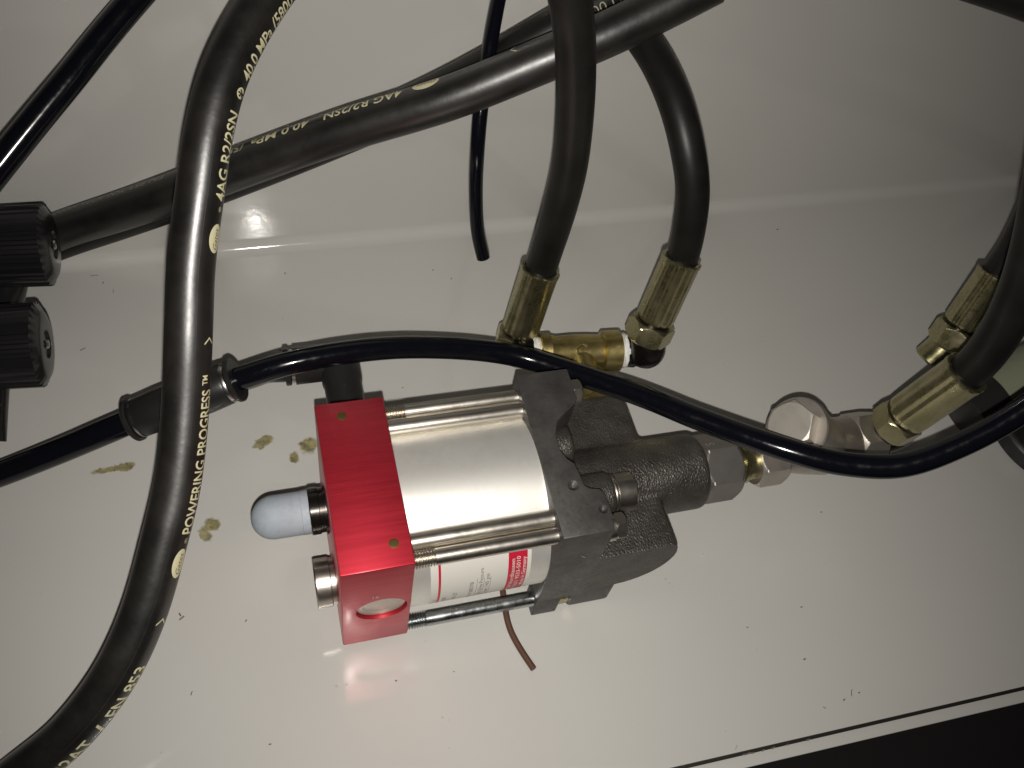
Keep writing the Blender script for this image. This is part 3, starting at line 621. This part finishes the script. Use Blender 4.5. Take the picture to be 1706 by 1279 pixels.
nrm = L(122.0, 106.5, tz) - to + (UP * 0.86 - PY1 * 0.5) * 7.95
rp = [nrm + (PX1 * math.cos(a) + (UP * 0.5 + PY1 * 0.86) * math.sin(a)) * 2.6 for a in [math.radians(30 + 240 * k / 20) for k in range(21)]]
MB().tube(rp, 0.45, 8).build('cast_mark', 'brass', tee)
MB().lathe(nrm - (UP * 0.86 - PY1 * 0.5) * 0.3 + PX1 * 0.2, UP * 0.86 - PY1 * 0.5, [(0, 0.7), (0.6, 0.5)], 12).build('cast_mark', 'brass', tee)
def tape(p0, d, L_, r):
    rn = random.Random(3)
    return MB().lathe(p0, d, [(0, r * 0.96), (L_ * 0.2, r * 1.02), (L_ * 0.45, r * 0.99), (L_ * 0.7, r * 1.03), (L_, r * 0.95)], 30, rmod=lambda a, t: 1 + 0.035 * math.sin(5 * a + t * 3) + 0.02 * math.sin(11 * a))
tape(TR - to, td, 3.4, 8.0).build('thread_tape', 'tape', tee); tape(TL - to - td * 3.6, td, 3.6, 7.2).build('thread_tape', 'tape', tee)
MB().tube([TR - to + td * 2 + UP * 7.5, TR - to + td * 1.2 + UP * 9.0 + PY1, TR - to + td * 3.4 + UP * 9.4 + PY1 * 2], 0.28, 6).build('tape_strand', 'tape', tee)
el = thing('elbow_fitting', 'black angled elbow joining the tee to the right upright hose', 'fitting', TR + td * 8); e0 = Vector(el.location) / S
p_ = [TR + td * 2.6 - e0, TR + td * 6.5 - e0, TR + td * 9.5 + UP * 1.2 - e0] + [Vector((150.7, 99.9, 36.1)) - e0, Vector((150.2, 103.6, 43.2)) - e0]
MB().tube(spline(p_, 1.0), 7.9, 28).build('bend', 'blacksteel', el)
MB().lathe(TR + td * 2.8 - e0, td, [(0, 7.8), (4.6, 8.2), (6.4, 7.0)], 8).build('shoulder', 'blacksteel', el)
el2 = thing('elbow_fitting', 'dark elbow under the left upright hose nut at the tee', 'fitting', TL - td * 8); e0 = Vector(el2.location) / S
p_ = [TL - td * 2.6 - e0, TL - td * 6.5 - e0, TL - td * 9.5 + UP * 0.5 - e0] + [Vector((93.6, 117.9, 23.7)) - e0, Vector((94.0, 118.9, 26.9)) - e0]
MB().tube(spline(p_, 1.0), 7.0, 28).build('bend', 'blacksteel', el2)

# ------------------------------------------------------------------ air line: glossy tube, straight union, elbow on the block
hose = Hose([(-28.2, 91.5, 60.6), (-17.4, 92.0, 64.1), (-8.2, 92.8, 66.0), (12.5, 95.0, 66.1), (29.2, 96.4, 64.5), (43.9, 97.0, 61.9), (68.9, 95.7, 57.3), (86.4, 91.6, 54.8), (102.1, 82.3, 55.8), (114.6, 72.8, 58.3), (124.3, 64.3, 61.7), (133.5, 55.4, 64.8), (142.4, 46.3, 67.6), (151.5, 38.2, 70.0), (159.9, 30.0, 73.2), (168.5, 22.6, 75.9), (177.5, 16.1, 77.9), (186.9, 10.8, 79.7), (205.3, 3.2, 86.3), (223.9, 2.7, 97.6), (241.6, 5.4, 111.8), (256.8, 10.6, 127.0)], 4.6)
o = hose.mesh('air_tube', 'tube', None); rest_on(o, hose.p[0]); tag(o, 'glossy black air tube sweeping over the pump from the union to the right edge', 'tube', 'black air tubes')
hose = Hose([(-140.2, 85.2, 15.2), (-120.8, 85.2, 23.3), (-97.0, 86.8, 32.5), (-82.8, 87.8, 38.6), (-66.8, 89.7, 44.5)], 5.0)
o = hose.mesh('air_tube', 'tube', None); rest_on(o, hose.p[0]); tag(o, 'black air tube entering the union from the lower left edge', 'tube', 'black air tubes')
hose = Hose([(-28.9, 206.9, 164.6), (-46.0, 190.9, 155.4), (-58.1, 180.5, 147.6), (-69.2, 170.3, 140.1), (-82.4, 158.9, 131.4), (-95.5, 147.4, 122.5), (-108.5, 135.6, 113.5)], 5.0)
o = hose.mesh('air_tube', 'tube', None); rest_on(o, hose.p[0]); tag(o, 'black tube crossing the top left corner of the photo', 'tube', 'black air tubes')
hose = Hose([(91.7, 205.5, 162.1), (86.6, 193.9, 151.9), (83.2, 185.1, 144.0), (80.0, 175.6, 133.2), (76.9, 165.9, 122.3), (75.6, 159.1, 108.9), (76.1, 155.1, 89.3), (78.0, 149.9, 69.3), (80.9, 145.5, 57.5)], 3.0)
o = hose.mesh('air_tube', 'tube', None, 24); rest_on(o, hose.p[0]); tag(o, 'thin black tube hanging with a cut open end before the back wall', 'tube', 'black air tubes')
un = thing('tube_union', 'straight black push in union under the foreground hose', 'connector', (-48.0, 90.6, 52.3)); u0 = Vector(un.location) / S
ua = Vector((-68.2, 89.7, 44.0)) - u0; ub = Vector((-28.2, 91.5, 60.6)) - u0; ud = (ub - ua).normalized(); ul = (ub - ua).length
MB().lathe(ua, ud, [(3.0, 6.2), (3.0, 7.6), (3.5, 7.9), (12, 8.2), (ul / 2 - 2, 8.2), (ul / 2 - 1.6, 7.9), (ul / 2 + 1.6, 7.9), (ul / 2 + 2, 8.5), (ul - 12, 8.5), (ul - 4, 8.1), (ul - 3.2, 7.8), (ul - 3.0, 6.2)], 48).build('body', 'plastic', un)
for (p, s_) in ((ua, 1), (ub, -1)):
    MB().lathe(p, ud * s_, [(-0.8, 5.1), (-0.8, 8.2), (-0.3, 8.7), (0.9, 8.7), (1.3, 8.2), (1.3, 6.3), (3.2, 6.2)], 48).build('release_ring', 'plastic', un)
    MB().lathe(p, ud * s_, [(1.7, 6.0), (1.7, 7.7), (2.2, 7.95), (3.1, 7.95), (3.1, 6.0)], 40).build('metal_ring', 'screw', un)
pe = thing('push_in_elbow', 'black push in elbow fitting standing at the rear of the red block', 'connector', L(14, 69, 40)); p0 = Vector(pe.location) / S
EL = lambda x, y, z: L(x, y, z) - p0
MB().lathe(EL(13.5, 67.2, 42), PY1, [(0, 6.0), (6.5, 6.0), (6.5, 7.0), (11.5, 7.0), (12, 7.5), (24, 7.5), (26, 8.1), (34, 8.1), (40.5, 7.2), (43, 5.0)], 40).build('stem', 'plastic', pe)
MB().hexa(EL(13.5, 68.6, 42), PY1, 0, 5.0, 13.0, ref=UP, cr=0.7).build('hexagon', 'blacksteel', pe, angle=14)
MB().lathe(EL(13.5, 104.0, 42), -PX1, [(0, 7.2), (6, 7.2), (7, 7.7), (18.0, 7.7), (18.2, 6.2)], 40).build('barrel', 'plastic', pe)
MB().lathe(EL(13.5, 104.0, 42), -PX1, [(18.2, 5.2), (18.2, 6.9), (19.4, 6.9), (19.4, 5.2)], 40).build('metal_ring', 'screw', pe)
MB().lathe(EL(13.5, 104.0, 42), -PX1, [(19.6, 5.1), (19.6, 7.2), (20.0, 7.7), (21.6, 7.7), (22.0, 7.3), (22.0, 5.1)], 40).build('release_ring', 'plastic', pe)
hose = Hose([L(-1, 103.5, 40), L(-9, 103.5, 40), (-16.7, 107.6, 41.2), (-21.5, 101.3, 48.0), (-27.0, 95.3, 54.8)], 4.6)
o = hose.mesh('air_tube', 'tube', None, 24); rest_on(o, hose.p[0]); tag(o, 'short black tube running under the glossy tube into the elbow', 'tube', 'black air tubes')

# ------------------------------------------------------------------ knobs at the left edge
def knob(label, end, r, Lk, tilt, body_pts):
    k = thing('ribbed_knob', label, 'knob', end, 0.0, 'black ribbed knobs'); d = Vector((-1, tilt[0], tilt[1])).normalized()
    ribs = lambda a, t: 1.0 + (0.028 * (1 if math.cos(28 * a) > 0.25 else -0.4) if 2.4 < t < Lk - 3 else 0.0)
    cap = MB().lathe((0, 0, 0), d, [(0.9, 3.9), (0.9, 5.2), (0, 5.8), (0, r * 0.62), (0.5, r * 0.80), (2.2, r * 0.97), (2.5, r), (4, r), (Lk * 0.5, r * 0.98), (Lk - 3.2, r * 0.95), (Lk - 2.6, r * 0.93), (Lk, r * 0.85)], 168, rmod=ribs).build('grip', 'knob', k, angle=28)
    MB().lathe((0, 0, 0), d, [(1.0, 1.2), (0.1, 2.0), (-0.5, 1.6), (-0.8, 0.6)], 20).build('screw', 'screw', k)
    MB().tube(spline([Vector(p) - Vector(end) for p in body_pts], 1.5), 7.5, 24).build('stem', 'knob', k)
    return k
knob('upper black ribbed knob with silver screw at the left edge', (-95.1, 168.5, 60.3), 16.2, 34, (0.02, 0.02), [(-113.9, 174.6, 51.4), (-117.3, 166.2, 42.5), (-122.8, 159.5, 31.6)])
knob('lower black ribbed knob with silver screw at the left edge', (-98.9, 126.4, 49.1), 16.4, 34, (0.02, 0.02), [(-122.5, 136.7, 36.6), (-125.4, 123.9, 29.9), (-128.7, 104.2, 18.6)])

# ------------------------------------------------------------------ things cut by the right edge
pb = thing('pale_cylinder', 'pale green painted cylinder with black end band at the right edge', 'cylinder', (363.3, 77.7, 0.0)); b0_ = Vector(pb.location) / S
c0_ = Vector((295.2, 48.3, 30.2)) - b0_; c1_ = Vector((348.6, 61.3, 54.2)) - b0_; cd = (c1_ - c0_).normalized()
MB().lathe(c0_, cd, [(0, 15.4), (0.6, 16), (15.4, 16), (16, 15.4)], 48).build('end_band', 'plastic', pb)
MB().lathe(c0_, cd, [(15.8, 14.6), (80, 14.6)], 48).build('shell', 'pale', pb)
rf = MB().lathe((366.7, 46.3, 0.0), (0, 0, 1), [(0, 33), (1.2, 34.2), (9, 34.2), (10.4, 33.2), (11.2, 31), (11.2, 8)], 64).build('rubber_foot', 'foot')
rest_on(rf, (366.7, 46.3, 0.0)); tag(rf, 'dark round rubber foot on the floor at the right edge', 'rubber foot')
hose = Hose([(222.5, 145.8, 197.2), (243.6, 134.9, 196.3), (261.6, 125.1, 195.2), (277.9, 115.2, 193.5)], 7.5)
o = hose.mesh('hydraulic_hose', 'rubber_matt', None); rest_on(o, hose.p[0]); tag(o, 'dark hose clipping the top right corner of the photo', 'hose', 'black rubber hoses')

# ------------------------------------------------------------------ wire, chips, drips
hose = Hose([(68.8, 26.9, 1.6), (67.5, 16.3, 1.4), (66.5, 6.5, 1.4), (66.1, -3.0, 1.5), (68.4, -12.3, 2.0), (71.6, -21.6, 3.2)], 1.3)
o = hose.mesh('brown_wire', 'wire', None, 16); rest_on(o, hose.p[0]); tag(o, 'thin brown wire sticking out under the pump cylinder', 'wire')
rn = random.Random(11); mb = MB()
def chip(p, l, w_, a, curl=0.3):
    p = Vector(p) + UP * 0.12; c_, s__ = math.cos(a), math.sin(a); pts = []
    for k in range(5):
        q = k / 4 - 0.5; pts.append(p + Vector((c_ * l * q - s__ * curl * l * (q * q), s__ * l * q + c_ * curl * l * (q * q), 0.1)))
    mb.tube(pts, w_, 5)
for (p, l, w_, a) in (((-94.1, 204.5, 0.0), 3.4, .16, .0), ((-90.0, 199.4, -0.0), 1.0, .22, 1.0), ((-85.3, 193.6, 0.0), 2.2, .13, 1.6), ((-98.2, 160.2, 0.0), 2.6, .28, .5), ((-59.2, 24.2, 0.0), 2.2, .32, .6), ((-59.8, 25.7, 0.0), 1.4, .3, 2.0),
        ((200.0, -54.9, 0.0), 2.8, .18, 1.1), ((185.9, -58.3, -0.0), 1.0, .2, -.8), ((195.6, -57.0, 0.0), 1.0, .25, .4), ((203.3, -55.6, -0.0), .7, .25, 0), ((-56.7, -5.5, 0.0), 1.4, .2, 1.2), ((143.6, -65.4, 0.0), 2.0, .08, .9),
        ((18.3, -15.2, 0.0), .7, .3, 0), ((40.9, -15.9, 0.0), .5, .22, 0), ((-35.4, 18.8, 0.0), .9, .25, 1), ((18.5, 145.5, 0.0), 1.3, .2, .3), ((70.0, 190.2, 0.0), .6, .25, 0), ((78.5, 183.4, 0.0), .7, .25, 1), ((-11.0, 148.6, 0.0), .8, .25, 0), ((42.7, 119.4, 0.0), .6, .3, 0),
        ((222.5, 24.5, -0.0), .7, .25, 0), ((193.9, -16.7, 0.0), .9, .25, 0), ((185.8, -38.2, 0.0), 1.0, .3, .4), ((166.4, -20.8, 0.0), .8, .2, 0), ((-30.2, -29.3, 0.0), .9, .25, 0), ((274.2, 199.4, 0.0), .9, .3, 0), ((-4.5, 196.2, 0.0), .8, .25, 0)):
    chip(p, l, w_, a, rn.uniform(-.5, .5))
for k in range(7):
    chip((rn.uniform(-90, 300), rn.uniform(-60, 190), 0), rn.uniform(.2, .6), rn.uniform(.06, .13), rn.uniform(0, 3.1), rn.uniform(-.6, .6))
for k in range(7): chip((141 + k * 2.2 + rn.uniform(0, 30), fy - 1.4, -0.1), rn.uniform(.8, 3.0), .3, rn.uniform(-.2, .2))
o = mb.build('metal_chips', 'chip'); o['kind'] = 'stuff'; o['label'] = 'dark chips and dirt specks scattered on the floor'; 
mb = MB()
for (p, r) in (((67.3, 122.3, 0.0), .55), ((32.2, -1.9, 0.0), .5), ((-4.1, -13.0, 0.0), .9), ((-0.3, -13.0, 0.0), .6), ((137.9, 5.7, 0.0), .9), ((138.9, 3.8, 0.0), .8), ((139.9, 2.0, 0.0), .6), ((158.8, 14.2, 0.0), .7), ((166.6, -30.7, 0.0), .7), ((33.7, -43.5, 0.0), .5), ((33.3, -32.1, 0.0), .7), ((35.4, -33.6, 0.0), .6), ((-0.4, 103.9, 0.0), .5), ((-67.1, 105.9, 0.0), .6), ((141.7, -58.8, 0.0), .5), ((112.8, 2.7, 0.0), .4), ((327.2, 30.0, 0.0), .6), ((206.1, 111.8, 0.0), .5), ((-110.1, 43.3, 0.0), .5), ((-67.8, -24.5, 0.0), .5), ((49.4, 215.2, 0.0), .4)):
    r *= 0.7; cx, cy_, _ = p
    mb.lathe((cx, cy_, 0.0), (0, 0, 1), [(0.002, r), (r * .2, r * .86), (r * .34, r * .55), (r * .4, r * .2)], 14)
o = mb.build('oil_drips', 'drop'); o['kind'] = 'stuff'; o['label'] = 'tiny clear oil drips glinting on the floor'
